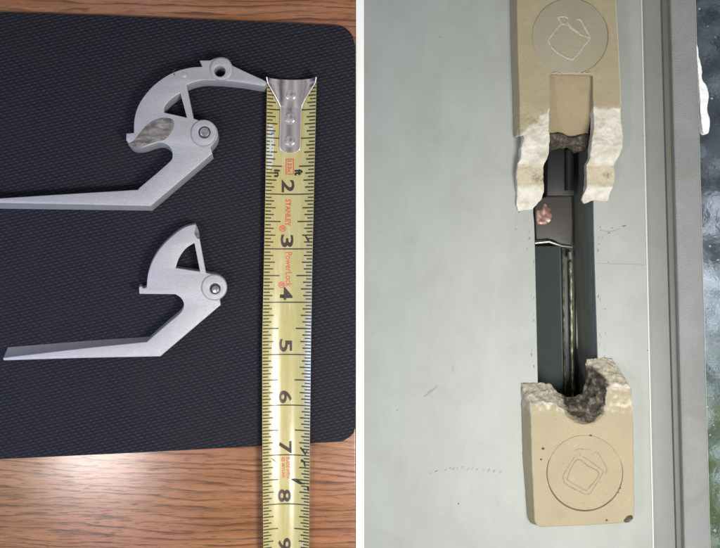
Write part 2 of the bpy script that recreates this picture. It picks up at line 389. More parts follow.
def regions(m):
    nt = m.node_tree; b = nt.nodes['Principled BSDF']; src = b.inputs['Base Color'].links[0].from_socket
    v = coords(nt, src='World'); n_ = N(nt, 'ShaderNodeTexNoise', Scale=.16, Detail=4.0); nt.links.new(v, n_.inputs['Vector'])
    va = N(nt, 'ShaderNodeVectorMath', operation='MULTIPLY_ADD'); nt.links.new(n_.outputs['Color'], va.inputs[0]); va.inputs[1].default_value = (6, 6, 0); nt.links.new(v, va.inputs[2])
    sp_ = N(nt, 'ShaderNodeSeparateXYZ'); nt.links.new(va.outputs[0], sp_.inputs[0])
    def window(y0, y1, soft):
        a = N(nt, 'ShaderNodeMapRange'); a.inputs[1].default_value = CY-y1-soft+3; a.inputs[2].default_value = CY-y1+soft+3; nt.links.new(sp_.outputs[1], a.inputs[0])
        c_ = N(nt, 'ShaderNodeMapRange'); c_.inputs[1].default_value = CY-y0+soft+3; c_.inputs[2].default_value = CY-y0-soft+3; nt.links.new(sp_.outputs[1], c_.inputs[0])
        p_ = N(nt, 'ShaderNodeMath', operation='MULTIPLY'); nt.links.new(a.outputs[0], p_.inputs[0]); nt.links.new(c_.outputs[0], p_.inputs[1]); return p_.outputs[0]
    src = mix(nt, window(166, 188, 2.2), src, (.46, .41, .30))
    for (x, y, r0, rr, col, am, ring) in ((537, 179, 0, 9, (.15, .13, .09), .75, 0), (604.5, 175.5, 1.5, 6, (.16, .10, .05), .8, 1), (603, 163.5, 0, 5, (.25, .22, .17), .5, 0), (530, 163.5, 0, 7, (.25, .22, .17), .5, 0)):
        ds = N(nt, 'ShaderNodeVectorMath', operation='DISTANCE'); nt.links.new(va.outputs[0], ds.inputs[0]); ds.inputs[1].default_value = (x-CX+3, CY-y+3, 10)
        sc2 = N(nt, 'ShaderNodeMath', operation='DIVIDE'); nt.links.new(ds.outputs['Value'], sc2.inputs[0]); sc2.inputs[1].default_value = rr*2
        ff = noi(nt, v, .35, 4, .7)
        mk = N(nt, 'ShaderNodeMath', operation='MULTIPLY'); nt.links.new(ramp(nt, sc2.outputs[0], [(.08 if ring else 0, 0 if ring else 1), (.22, 1), (.5, 0)]), mk.inputs[0]); nt.links.new(ramp(nt, ff, [(.38, 0), (.58, am)]), mk.inputs[1])
        src = mix(nt, mk.outputs[0], src, col)
    nt.links.new(src, b.inputs['Base Color'])
regions(m_torn); regions(m_kup)
m_stub = plastic('stub_plastic', (.42, .375, .28), (.52, .49, .41), 2.5, .8)
stain(m_stub, (.22, .16, .09), .13, .50, .66, .8)
m_torn2 = plastic('worn_lip_plastic', (.50, .465, .37), (.58, .55, .47), 1.0, .6)
m_dirty = plastic('dirty_break', (.36, .33, .26), (.46, .43, .36), 2.2, .9)
stain(m_dirty, (.12, .105, .08), .32, .50, .62, .75)
m_grime, nt, b = mat('grime', rough=.8); v = coords(nt, src='World'); f = noi(nt, v, .25, 6, .75)
nt.links.new(ramp(nt, f, [(.3, (.02, .018, .014)), (.52, (.085, .072, .054)), (.70, (.26, .225, .16))]), b.inputs['Base Color']); bump(nt, b, f, 1.0, 2)

# ------------------------------------------------------------ setting: table, divider
o = part('table_top', box(-420, 356, -320, 900, -28, 0, 1.5), m_wood)
tag(o, kind='structure')
o = part('divider_strip', box(356, 364, -340, 920, -28, 1.2, .2), m_div); tag(o, kind='structure')

# ------------------------------------------------------------ pad
pad = crom([(-130, 8, 1), (100, 15.2), (336, 25.3, 1), (345, 28), (352, 35), (355.2, 46, 1), (355.4, 240), (355.2, 428, 1), (352, 435), (342, 441.6, 1), (120, 453.5), (-130, 465, 1)], 6)
o = part('desk_pad', prism([pad], 0.0, 3.4, .8), m_pad)
tag(o, 'dark navy woven desk pad with rounded corners lying on the oak table', 'desk pad')
PZ = 3.4
# ------------------------------------------------------------ latch handles
def shear(me, f, zmid):
    for v in me.vertices:
        if v.co.z < zmid:
            dx, dy = f(v.co.x+CX, CY-v.co.y); v.co.x += dx; v.co.y -= dy
    me.update(); return me
T = 15
z0, z1 = PZ+.1, PZ+T
l1 = thing('window_latch', 'long grey metal latch with pierced beak and rough broken patch, tip touching the tape', 'latch', (180, 120, PZ), 'broken window latch handles on the pad')
out = crom([(-60, 195.2, 1), (0, 198.3, 1), (60, 194.5), (134, 189.9), (139, 188), (167.8, 163.4), (172.3, 156.7), (171, 149), (165.6, 144), (157.8, 142.9), (142.3, 147.6), (132.2, 146.8), (127.5, 142),
     (126, 140, 1), (126.2, 133.6, 1), (133.8, 132.9, 1), (134.5, 117.9), (140, 102.3), (153.4, 85.6), (171.2, 73.4), (189, 67.8), (202.3, 66.7, 1),
     (199.7, 60.5, 1), (210.5, 60.3, 1), (214.5, 58.5), (221.5, 57), (228.5, 59.5), (232.4, 65.6, 1), (248, 73), (263, 79.8), (266.8, 83), (264.5, 86), (260, 85.6), (240.2, 82.5), (217.9, 80.5), (200, 80.8), (186.4, 85.2, 1),
     (193.6, 118.6, 1), (199, 120.4, 1), (205, 119.6), (212, 122.5), (217, 129), (217.4, 137), (213.5, 143.5), (210.3, 147.2, 1), (212.3, 153.6, 1), (150.6, 206.2, 1), (0, 203, 1), (-60, 201, 1)], 4)
hole = crom([(180.3, 93.0, 1), (170, 100), (164.4, 107.5), (164.2, 112.6, 1), (186.8, 117.6, 1)], 4)
eye = circle(219.9, 71.2, 5.4, 28)
me = prism([out, hole, eye], z0, z1, .8)
me = shear(me, lambda x, y: (-.5, 3.6+max(0, (150-x))*.008 if y > 150 else 3.4), (z0+z1)/2)
part('body', me, m_latch, l1)
part('eye_ring', shear(prism([circle(221.3, 69, 11.0), circle(219.9, 71.2, 5.7)], z1-1, z1+2.2, .7), lambda x, y: (0, 1.0), z1), m_latch, l1)
part('hub', prism([circle(204.0, 132.6, 12.6), circle(204.4, 132.3, 6.0)], z1-1, z1+1.3, .5), m_latch, l1)
part('groove', prism([circle(203.6, 133.2, 13.5), circle(203.8, 133, 12.9)], z1-.5, z1+.25, .1), m_groove, l1)
part('pin_recess', lathe(204.4, 132.3, [(6.1, z1-.4), (6.1, z1+.3), (0, z1+.3)], k=(H-z1)/H), m_dark, l1)
part('pin', lathe(204.6, 132.2, [(4.6, z1), (4.6, z1+2.4), (3.6, z1+3.2), (2.2, z1+3.2), (1.9, z1+2.6), (0, z1+2.5)], k=(H-z1-3)/H), m_steel, l1)
part('boss', lathe(184.3, 75.2, [(2.7, z1-.4), (2.5, z1+.7), (1.4, z1+1.1), (0, z1+1.1)], k=(H-z1)/H), m_latch, l1)
# broken patch: bumpy sheet with a torn outline
def patch(poly, zb, amp, dome, seedv):
    bm = bmesh.new(); k = (H-zb)/H
    P = crom(poly, 4); vs = [bm.verts.new(((x-CX)*k, (CY-y)*k, zb)) for x, y in P]
    f = bm.faces.new(vs); bmesh.ops.triangulate(bm, faces=[f])
    for _ in range(3): bmesh.ops.subdivide_edges(bm, edges=[e for e in bm.edges if e.calc_length() > 1.3], cuts=1, use_grid_fill=False); bmesh.ops.triangulate(bm, faces=bm.faces[:])
    bd = [v for v in bm.verts if v.is_boundary]
    for v in bm.verts:
        if v.is_boundary: v.co.z -= .5; continue
        d = min((v.co-q.co).length for q in bd); e = min(1, d/3)
        v.co.z += e*dome+e*amp*(noise.noise(v.co*.16+Vector((seedv, 0, 0)))+.3*noise.noise(v.co*.5))
    return bm_mesh(bm)
part('broken_patch', patch([(128.2, 144), (133, 141), (140, 132.5), (147, 124.5), (156, 119.2), (166, 117.6), (173, 120.3), (173.6, 127), (170, 134), (164.5, 139.5), (157, 141.6), (148, 144.5), (140, 147.4), (132, 147.2)], z1+.5, 1.1, .3, 3), m_frac, l1, label='rough brown-grey broken patch where the metal has torn')
bm = bmesh.new()
for (a, bq) in (((172.5, 71.8), (176.2, 68.9)), ((173.8, 73.9), (174.6, 75.2))): tube([L(*a, z1+.2), L(*bq, z1+.2)], .5, 6, bm)
me = bm_mesh(bm); me.transform(Matrix.Scale((H-z1)/H, 4, (1, 0, 0)) @ Matrix.Scale((H-z1)/H, 4, (0, 1, 0))); part('nick', me, m_dark, l1)

l2 = thing('window_latch', 'shorter pale grey metal latch with its beak snapped off, lying below the longer one', 'latch', (180, 310, PZ), 'broken window latch handles on the pad')
out = crom([(3.3, 357.6, 1), (22, 355.4), (89, 347.6), (146.9, 341.8, 1), (158, 332), (170.4, 321.3), (180.4, 312.7), (183.8, 305.2), (181.3, 298.5), (175.4, 294.3, 1), (139.3, 293.9, 1), (139, 287.6), (141.4, 286.4), (143.2, 288.2), (146.6, 287.2, 1),
     (147.7, 275.5), (151.9, 262), (159.4, 249.4), (170.4, 237.7), (183.8, 227.6), (195.6, 224, 1), (198.9, 231.8, 1), (199.7, 239.4, 1), (205.9, 272.6, 1), (210.6, 273.8, 1), (218, 275), (224.8, 280), (227.1, 287.2), (224.8, 294.5), (219.6, 299.6, 1), (220.8, 304.8, 1),
     (160.3, 356.4, 1), (80, 358, 1), (4, 360.4, 1), (2.9, 359.2, 1)], 4)
hole = crom([(194.3, 243, 1), (185.5, 248.8), (178.7, 258.8), (175.6, 268, 1), (199.9, 271.6, 1)], 4)
me = prism([out, hole], z0, z1, .8)
def sh2(x, y):
    def sm(a, b_, v_): t = min(1, max(0, (v_-a)/(b_-a))); return t*t*(3-2*t)
    low = sm(288, 330, y); far = sm(178, 146, x)*low; t = max(0, (150-x))/150
    return (-2.4+1.6*low+1.0*far, -2.2-1.6*low-.5*far-5.2*t*far)
part('body', shear(me, sh2, (z0+z1)/2), m_latch2, l2)
part('snapped_face', patch([(196, 224.6), (198.8, 231.8), (199.6, 238.5), (197, 238.5), (194.2, 234), (195, 229)], z1+.35, .8, .1, 8), m_frac, l2)
part('hub', prism([circle(214.3, 287.2, 12.2), circle(215, 288.7, 5.4)], z1-1, z1+1.2, .5), m_latch2, l2)
part('groove', prism([circle(214.1, 287.4, 13.1), circle(214.2, 287.3, 12.5)], z1-.5, z1+.25, .1), m_groove, l2)
part('pin_recess', lathe(215, 288.7, [(5.6, z1-.4), (5.6, z1+.3), (0, z1+.3)], k=(H-z1)/H), m_dark, l2)
part('pin', lathe(215.6, 289.6, [(3.6, z1), (3.6, z1+2.4), (3.0, z1+3.1), (1.3, z1+3.5), (0, z1+3.6)], k=(H-z1-3)/H), m_steel, l2)

# ------------------------------------------------------------ tape measure
def lerp(tab, t):
    for (a, va), (b2, vb) in zip(tab, tab[1:]):
        if t <= b2 or (b2, vb) == tab[-1]: return va+(vb-va)*(t-a)/(b2-a)
XL = [(82, 267.2), (194, 265.4), (250, 264.3), (340, 262.3), (430, 262.4), (548, 263.4), (700, 264.5)]
XR = [(82, 316.6), (194, 313.9), (250, 312.6), (340, 311), (430, 310), (548, 309), (700, 308)]
YN = [(0, 82), (1, 138.6), (2, 194.4), (3, 249), (4, 302.2), (5, 354.4), (6, 405), (7, 454.7), (8, 503.7), (9, 552.4), (10, 601), (11, 649), (12, 697)]
TB, SAG = PZ+.9, 8.0
def tp(y, u, dz=0):
    xl, xr = lerp(XL, y), lerp(XR, y); z = TB+SAG*u*u
    ke = (H-TB-SAG*.9)/H; kc = (H-TB)/H
    return Vector((((xl+xr)/2+u*(xr-xl)/2-CX)*ke, (CY-y)*kc, z+dz))
tape = thing('tape_measure', 'yellow steel tape measure blade with nickel end hook running over the pad onto the table', 'tape measure', (288, 330, PZ))
blade = part('blade', grid(lambda a, c_: tp(82.5+a*540, -1+2*c_), 120, 28, .7), m_tape, tape, 60)
def strip(bm, y, u0, u1, th, dz=.25, n=6):
    V = []
    for i in range(n+1):
        u = u0+(u1-u0)*i/n; V.append((bm.verts.new(tp(y-th/2, u, dz)), bm.verts.new(tp(y+th/2, u, dz))))
    for a, c_ in zip(V, V[1:]): bm.faces.new((a[0], a[1], c_[1], c_[0]))
bm = bmesh.new()
for i in range(1, 16*11):
    n = i/16; y = lerp(YN, n)
    if i % 16 == 0: strip(bm, y, -.985, .985, 1.15, n=24); continue
    ln = 15.5 if i % 8 == 0 else (10.5 if i % 4 == 0 else (8.6 if i % 2 == 0 else 5.8))
    ln *= 2/49
    j = random.uniform(-.012, .012)
    strip(bm, y, -.985, -.985+ln*.98+j, 1.15 if i % 2 else 1.2)
    strip(bm, y, .985-ln*1.02+j, .985, 1.2 if i % 2 else 1.3)
part('tick_marks', bm_mesh(bm), m_tick, blade, 0)
def text_mesh(body, size, bold=0.0, xs=1.0):
    cu = bpy.data.curves.new('t', 'FONT'); cu.body = body; cu.size = size; cu.offset = bold; cu.align_x = 'CENTER'; cu.align_y = 'CENTER'
    cu.fill_mode = 'FRONT'; me = eval_mesh(bpy.data.objects.new('t', cu))
    xsv = [v.co.x for v in me.vertices]; ysv = [v.co.y for v in me.vertices]
    mx_, my_ = (min(xsv)+max(xsv))/2, (min(ysv)+max(ysv))/2
    return me, mx_, my_, max(xsv)-min(xsv), max(ysv)-min(ysv)
def tape_text(name, body, x, y, wlen, hgt, m, bold=0.02, dz=.28, outline=False):
    """x,y centre; text reads downwards, wlen along the tape, hgt across"""
    me, mx_, my_, ww, hh = text_mesh(body, 1.0, bold)
    bm = bmesh.new(); bm.from_mesh(me)
    bmesh.ops.triangulate(bm, faces=bm.faces[:])
    for v in bm.verts:
        a = (v.co.x-mx_)/ww*wlen; c_ = (v.co.y-my_)/hh*hgt
        yy = y+a; xx = x+c_; xl, xr = lerp(XL, yy), lerp(XR, yy)
        v.co = tp(yy, (xx-(xl+xr)/2)/((xr-xl)/2), dz)
    return part(name, bm_mesh(bm), m, blade, 0)
NUM = {1: (288, 127), 2: (287.6, 186.2), 3: (286.6, 241), 4: (285.8, 293.6), 5: (285.3, 345.4), 6: (285, 396.8), 7: (284.8, 447.2), 8: (284, 495.4), 9: (284, 544), 10: (284, 590)}
for n, (x, y) in NUM.items():
    if n == 1: continue
    tape_text('inch_number', str(n), x, y, 12.6 if n < 10 else 20, 12.6, m_num, .022)
tape_text('unit_lettering', 'ft', 298.2, 172.6, 6.0, 8.4, m_ink, .05)
tape_text('unit_lettering', 'in', 276.8, 173.6, 7.6, 5.8, m_ink, .04)
tape_text('red_lettering', '133x', 289.2, 166.8, 12, 4.2, m_red, .03)
bm = bmesh.new()
def rect_frame(bm, x0, x1, y0, y1, t, dz=.28):
    def uu(x, y): xl, xr = lerp(XL, y), lerp(XR, y); return (x-(xl+xr)/2)/((xr-xl)/2)
    for (a, b_, c_, d) in ((x0, x1, y0, y0+t), (x0, x1, y1-t, y1), (x0, x0+t, y0+t, y1-t), (x1-t, x1, y0+t, y1-t)):
        bm.faces.new([bm.verts.new(tp(y, uu(x, y), dz)) for x, y in ((a, c_), (b_, c_), (b_, d), (a, d))])
rect_frame(bm, 285.2, 293.4, 159, 174.8, .9)
part('red_box', bm_mesh(bm), m_red, blade, 0)
tape_text('red_lettering', 'STANLEY', 287.6, 212.8, 27, 5.4, m_red, .02)
tape_text('red_lettering', 'PowerLock', 288.4, 269.5, 34.5, 6.4, m_red, .0)
tape_text('red_lettering', '®', 282.2, 228.6, 6.6, 6.6, m_red, .02)
tape_text('red_lettering', '®', 281.2, 284.8, 6.4, 6.4, m_red, .02)
tape_text('red_lettering', 'BLADE WITH', 287.6, 467.5, 21, 3.6, m_red, .01)
tape_text('red_lettering', '@ MYLAR', 282.6, 467.5, 21, 3.6, m_red, .01)
# white wear patch at the first inch, and ink smears
def smear(name, pts, wd, m, dz=.36):
    def f(p): y = p[1]; xl, xr = lerp(XL, y), lerp(XR, y); return tp(y, (p[0]-(xl+xr)/2)/((xr-xl)/2), dz)
    bm = bmesh.new(); V = []
    for i, p in enumerate(pts):
        a = pts[max(0, i-1)]; c_ = pts[min(len(pts)-1, i+1)]; dx, dy = c_[0]-a[0], c_[1]-a[1]; l_ = math.hypot(dx, dy) or 1
        ww = wd[i]; V.append((bm.verts.new(f((p[0]-dy/l_*ww, p[1]+dx/l_*ww))), bm.verts.new(f((p[0]+dy/l_*ww, p[1]-dx/l_*ww)))))
    for a, c_ in zip(V, V[1:]): bm.faces.new((a[0], a[1], c_[1], c_[0]))
    return part(name, bm_mesh(bm), m, blade, 0)
smear('ink_smear', [(291, 479), (296, 480), (300, 482.3), (304.5, 483)], [.4, 1.9, 1.5, .3], m_ink)
smear('ink_smear', [(300, 446.8), (303, 450), (305, 453.5), (307, 449)], [.7, 1.1, 1.1, .3], m_ink)
smear('ink_smear', [(301, 459), (304, 461.2), (305, 466)], [.9, 1.1, .4], m_ink)
smear('ink_smear', [(307, 485), (308.3, 487), (308.6, 490)], [.5, 1.1, .3], m_ink)
smear('ink_smear', [(305, 236), (308, 240), (309, 243)], [.6, 1.1, .3], m_tick)
smear('ink_smear', [(271, 457.5), (273.5, 459.5), (276, 462)], [.2, .8, .2], mat('brown_stain', (.3, .22, .08), .5)[0])
smear('worn_patch', [(270.4, 124), (270.6, 135), (270.4, 150), (269.6, 168), (268.5, 172)], [1.6, 3.0, 3.4, 2.2, .4], m_white_ink, dz=.12)
smear('blue_mark', [(270, 133.6), (274, 134.2)], [1.0, .9], mat('blue_ink', (.08, .2, .6), .4)[0], dz=.18)
# end hook
WP = [(80.6, 267.6, 316.8), (86, 268.6, 315.6), (92, 272.0, 311.2), (99, 276.2, 306.0), (106, 279.8, 301.8), (112, 280.4, 300.9), (140, 279.6, 300.2), (147, 279.6, 300.0), (150, 280.6, 299.2), (152, 283.2, 296.6), (152.8, 286, 293.5)]
def hk(a, c_):
    t = a*(len(WP)-1); i = min(int(t), len(WP)-2); f = t-i
    y = WP[i][0]+(WP[i+1][0]-WP[i][0])*f; x0 = WP[i][1]+(WP[i+1][1]-WP[i][1])*f; x1 = WP[i][2]+(WP[i+1][2]-WP[i][2])*f
    yy = max(y, 82); xl, xr = lerp(XL, yy), lerp(XR, yy); x = x0+(x1-x0)*c_; u = (x-(xl+xr)/2)/((xr-xl)/2)
    p = tp(y, u, 0); fl = max(0, (108-y)/26)
    p.z = TB+1.4+SAG*u*u*(1+.25*fl)+fl*1.2+(1.2 if c_ in (0, 1) else 0)*fl
    p.z += fl*5.0*abs(2*c_-1)**4
    return p
hook = part('end_hook', grid(hk, 60, 24, 1.1), m_chrome, tape, 50)
def lipf(a, c_):
    p = hk(0, c_); p.z = p.z+.2-(p.z-1.2-PZ)*a; p.y += 1.2*math.sin(a*math.pi/2); return p
part('hook_lip', grid(lipf, 8, 24, .9), m_chrome, hook, 50)
for (x, y) in ((290.6, 95), (290.1, 118.4), (289.6, 141)):
    xl, xr = lerp(XL, y), lerp(XR, y); z = TB+2.1+SAG*((x-(xl+xr)/2)/((xr-xl)/2))**2
    part('rivet', lathe(x, y, [(5.3, z-.8), (5.1, z+.5), (4.5, z+1.5), (3.0, z+1.9), (0, z+2.0)], k=(H-z)/H), m_chrome, hook, 35)

for cc in (0.0, 1.0):
    part('hook_rim', tube([hk(i/40, cc)+Vector((0, 0, .1)) for i in range(41)], .62, 8), m_rim, hook, 60)
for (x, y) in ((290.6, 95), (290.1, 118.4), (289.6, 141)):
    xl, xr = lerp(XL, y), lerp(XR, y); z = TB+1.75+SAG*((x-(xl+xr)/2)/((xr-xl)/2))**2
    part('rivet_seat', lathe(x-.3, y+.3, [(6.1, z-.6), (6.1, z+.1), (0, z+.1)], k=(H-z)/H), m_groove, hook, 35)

# ------------------------------------------------------------ window frame (right)
win = thing('window_frame', 'grey-green painted window frame with a dark latch slot, a gasket gap and textured sash beside glass', 'window frame', (560, 274, 0))
D = 66.0   # slot depth
def slanted(x0, x1):  # line from top to bottom extended beyond the view
    return lambda y: x0+(x1-x0)*y/548.0
e1, e2, e3, e4 = slanted(640.6, 652.5), slanted(661.8, 677.0), slanted(670, 684.2), slanted(695.4, 710.2)
Y0, Y1 = -340, 920
slot = crom([(541, 90, 1), (533.6, 200), (534.6, 232), (537, 342), (539.5, 450, 1), (601, 450, 1), (597.2, 342), (594.6, 260), (593.4, 200), (592, 90, 1)], 6)
sheet = [(364, Y0), (e1(Y0), Y0), (e1(0), 0), (e1(548), 548), (e1(Y1), Y1), (364, Y1)]
front = part('front_face', prism([sheet, slot], -6, 0, .5, k=1), m_frame, win)
# slot channel walls
def wallstrip(pts, za, zb, k=1):
    bm = bmesh.new(); V = [(bm.verts.new(L(x, y, za)), bm.verts.new(L(x-(9 if x > 575 else 0), y, zb))) for x, y in pts]
    for i in range(len(V)):
        a, c_ = V[i], V[(i+1) % len(V)]; bm.faces.new((a[0], a[1], c_[1], c_[0]))
    return bm_mesh(bm)
ch = part('slot_channel', wallstrip([(x+(-.3 if x < 565 else .3), y) for x, y in slot], -5.5, -D), m_chan, win, 30)
part('slot_floor', box(520, 615, 80, 460, -D-6, -D, .5), m_chan2, ch)
# raised lips beside the slot
bm = bmesh.new()
# ridge, stepped faces, gasket, sash
def band(fa, fb, z0b, z1b, m, nm, par=win, bev=.5, wob=0):
    ys = [Y0+(Y1-Y0)*i/90 for i in range(91)] if wob else [Y0, 0, 548, Y1]
    lp = [(fa(y), y) for y in ys]+[(fb(y)+wob*noise.noise(Vector((y*.03, 4, 0)))+wob*.6*noise.noise(Vector((y*.11, 9, 0))), y) for y in reversed(ys)]
    return part(nm, prism([lp], z0b, z1b, bev, k=1), m, par)
band(lambda y: e1(y)-.2, lambda y: e1(y)+1.5, -9, 1.3, m_edge, 'bead')
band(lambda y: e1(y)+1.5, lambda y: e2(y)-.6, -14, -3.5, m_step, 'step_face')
band(lambda y: e2(y)-.8, lambda y: e2(y)+2.5, -34, -24, m_gap, 'gap')
band(lambda y: e2(y)+2, lambda y: e3(y)+1.5, -30, -9, m_gap2, 'gasket', bev=1.0)
band(lambda y: e3(y), lambda y: e4(y), -32, 2.0, m_foam, 'sash', bev=2.2)
band(lambda y: e4(y)-.6, lambda y: e4(y)+.7, -30, -.8, m_edge, 'sash_edge', bev=.3)
# peeling white caulk on the sash edge
def chunk(nm, poly, za, zb, m, par, amp=1.2, vox=.9, seedv=0, k=None, sm=40, rm=0):
    me = prism([crom(poly, 3)], za, zb, .8, k=k)
    o = bpy.data.objects.new('tmp', me); md = o.modifiers.new('r', 'REMESH'); md.mode = 'VOXEL'; md.voxel_size = vox
    me2 = eval_mesh(o)
    off = Vector((seedv*7.3, 0, 0))
    for v in me2.vertices:
        c_ = v.co.copy(); v.co += noise.noise_vector(c_*.13+off)*amp+noise.noise_vector(c_*.4+off)*amp*.45+noise.noise_vector(c_*1.1+off)*rm
        if rm: v.co.z -= rm*2.2*max(0, abs(noise.noise(c_*.22+off))-.12)
    me2.update(); return part(nm, me2, m, par, sm)
chunk('peeling_caulk', [(695.5, 30), (698.5, 52), (701.5, 66), (703, 80), (706.5, 86), (708.5, 97), (707.8, 110), (710.4, 118), (710, 130), (706, 134), (702.5, 128), (700, 100), (698, 70), (695, 40)], -10, 1, m_peel, win, .8, .7)
def fuse(meshes, vox, it, deform):
    bm = bmesh.new()
    for m_ in meshes: bm.from_mesh(m_)
    me = bm_mesh(bm); o = bpy.data.objects.new('tmp', me); md = o.modifiers.new('r', 'REMESH'); md.mode = 'VOXEL'; md.voxel_size = vox
    sm_ = o.modifiers.new('s', 'SMOOTH'); sm_.factor = .5; sm_.iterations = it
    me2 = eval_mesh(o)
    for v in me2.vertices: v.co = deform(v.co.copy())
    me2.update(); return me2
# glass pane with droplets
m_glass, nt, b = mat('window_glass', (.96, .98, 1.0), .0, Transmission_Weight=1.0, IOR=1.45)
v = coords(nt, src='World'); f = noi(nt, v, .1, 3, .6); bump(nt, b, f, .12, .8)
def gl(y): return e4(y)-2
pane = part('glass_pane', prism([[(gl(Y0), Y0), (1400, Y0), (1400, Y1), (gl(Y1), Y1)]], -24, -19, .3, k=1), m_glass, win)
m_drop = mat('water', (1, 1, 1), .02, Transmission_Weight=1.0, IOR=1.33)[0]
bm = bmesh.new()
for i in range(36):
    y = random.uniform(-20, 560); x = e4(y)+random.uniform(3, 60)*(1 if i > 20 else .35)+1; r = random.choice([.5, .8, 1.1])*random.uniform(.7, 1.1)
    mt = Matrix.Translation(L(x, y, -18.7)) @ Matrix.Diagonal((r, r*random.uniform(.9, 1.3), r*.35, 1))
    bmesh.ops.create_icosphere(bm, subdivisions=2, radius=1, matrix=mt)
o = part('water_drops', bm_mesh(bm), m_drop, pane, 60); o['kind'] = 'stuff'
# scuffs and scratches on the paint
def scuff(pts, wds, m, nm='scuff_mark', z=.12):
    bm = bmesh.new(); V = []
    for i, p in enumerate(pts):
        a = pts[max(0, i-1)]; c_ = pts[min(len(pts)-1, i+1)]; dx, dy = c_[0]-a[0], c_[1]-a[1]; l_ = math.hypot(dx, dy) or 1; ww = wds[i]
        V.append((bm.verts.new(L(p[0]-dy/l_*ww, p[1]+dx/l_*ww, z)), bm.verts.new(L(p[0]+dy/l_*ww, p[1]-dx/l_*ww, z))))
    for a, c_ in zip(V, V[1:]): bm.faces.new((a[0], a[1], c_[1], c_[0]))
    return bm_mesh(bm)
m_sc, nt, b = mat('scuff', (.245, .26, .245), .7); m_sc2 = mat('scuff_dark', (.13, .13, .12), .7)[0]
def addscuff(pts, w_, m=m_sc):
    part('scuff_mark', scuff(pts, [w_*(.25+.75*math.sin(math.pi*(i+.5)/len(pts))) for i in range(len(pts))], m), m, front, 0)
addscuff([(424, 396.5), (427, 394.5), (430, 391.5), (434, 389), (437, 386)], .9)
for i in range(15):
    t = i/14; x = 428+t*70; y = 473.5-5.5*math.sin(math.pi*(t*.8+.08)); a = random.uniform(.5, 1.4); x += random.uniform(-2, 2); y += random.uniform(-1.2, 1.2)
    addscuff([(x, y+1.6*a), (x+1.1*a, y), (x+1.9, y-1.3*a)], .30+.5*random.random(), m_sc)
addscuff([(454, 365), (452.3, 369), (454.5, 373)], .35)
addscuff([(458, 503), (459.2, 504.2)], .8, m_sc2)
for (x, y, s_) in ((624, 226, 1), (609, 233, .7), (644, 99, 1), (643.6, 135, .7), (646.5, 235, .9), (612, 228, .6), (648, 350, .7), (519, 212, .6), (397, 410, .5), (440, 37, .5), (516, 229, .5), (605, 309, .5), (608, 262, .4), (600, 227, .5), (599, 244, .5)):
    a = random.uniform(-.9, .9); addscuff([(x-2*s_*math.cos(a), y-1.6*s_*math.sin(a)), (x, y), (x+2.2*s_*math.cos(a), y+1.6*s_*math.sin(a))], .65*s_, m_sc2)
addscuff([(598, 263.4), (615, 263.9), (632, 264.2), (645, 264.8)], .28, m_sc)
addscuff([(600, 230), (608, 231.8), (613, 231), (620, 228.6)], .45, m_sc)
for sgn, xs in ((-1, 534), (1, 595.5)):
    for i in range(14):
        y = random.uniform(225, 375); x = xs+(y-230)*.022+sgn*abs(random.gauss(1.2, 3.0))+sgn*.8
        addscuff([(x, y), (x+random.uniform(-.8, .8), y+random.uniform(.6, 2.4)), (x+random.uniform(-.6, .6), y+3)], random.uniform(.2, .5), random.choice([m_sc, m_sc2, m_sc]))
# soft worn ledges either side of the slot under the upper keeper
# ------------------------------------------------------------ latch mechanism inside the slot
def z_at(x, y, z): # place by where it stands at depth z
    k = (H-z)/H; return ((x-CX)*k+CX, CY-(CY-y)*k)
def dprism(poly, za, zb, bev=.5): return prism([poly], za, zb, bev)
mech = thing('latch_mechanism', 'dark metal rods and black latch block down inside the window frame slot', 'latch mechanism', (566, 270, -D))
part('housing', dprism([(548, 120), (574, 120), (574.5, 196), (546, 197)], -D+2, -36, 1.5), m_black, mech)
part('roller', tube([L(*z_at(569, 150, -34), -34), L(*z_at(569, 191, -34), -34)], 4.2, 16), mat('black_gloss', (.03, .033, .035), .18, .4)[0], mech)
part('bracket', dprism(crom([(534, 197, 1), (572, 196, 1), (573, 225, 1), (571, 248), (560, 245), (552, 240), (536, 240, 1)], 3), -D+2, -52, 1.5), mat('brown_bracket', (.045, .04, .032), .5)[0], mech)
cp_ = [z_at(x, y, -50.2) for x, y in ((536.5, 211), (541, 208.5), (545, 203.5), (549.5, 207), (552, 213), (551, 220), (546, 224), (540, 224.5), (536.5, 222))]
kk = H/(H+50.2); cp_ = [((x-CX)/kk*kk+CX, y) for x, y in cp_]
part('copper_stain', patch([((x-CX)*(H/(H+50.2))*1.0+CX, CY-(CY-y)*(H/(H+50.2))) for x, y in cp_], -51.2, .2, .4, 5), m_copper, mech, 40)
part('bracket_edge', tube([L(*z_at(535, 243, -47), -47), L(*z_at(549, 241.5, -47), -47), L(*z_at(562, 246, -48), -48), L(*z_at(572, 247, -50), -50)], [1.6, 1.7, 1.2, 1.2], 12), mat('lug_metal', (.33, .34, .32), .3, .8)[0], mech, 60)
part('rod_cap', tube([L(*z_at(570, 252, -56), -56), L(*z_at(570.5, 259, -56), -56)], [2.8, 3.4], 14), mat('lug_metal_dark', (.28, .30, .28), .35, .8)[0], mech)
part('plate', dprism([(528, 246), (559.5, 246), (563.5, 420), (530, 420)], -D+1, -D+16, .8), mat('slate_plate', (.04, .05, .05), .8, Specular_IOR_Level=.2)[0], mech)
part('rod', tube([L(*z_at(562.6, 240, -62), -62), L(*z_at(565.5, 410, -62), -62)], 1.0, 12), m_rod, mech)
part('rod', tube([L(*z_at(570.6, 262, -60), -60), L(*z_at(573.0, 410, -60), -60)], 2.0, 14), m_rod, mech)
part('rail', dprism([(574.6, 200), (577.5, 200), (580.5, 410), (577, 410)], -D+1, -60, .5), m_black, mech)

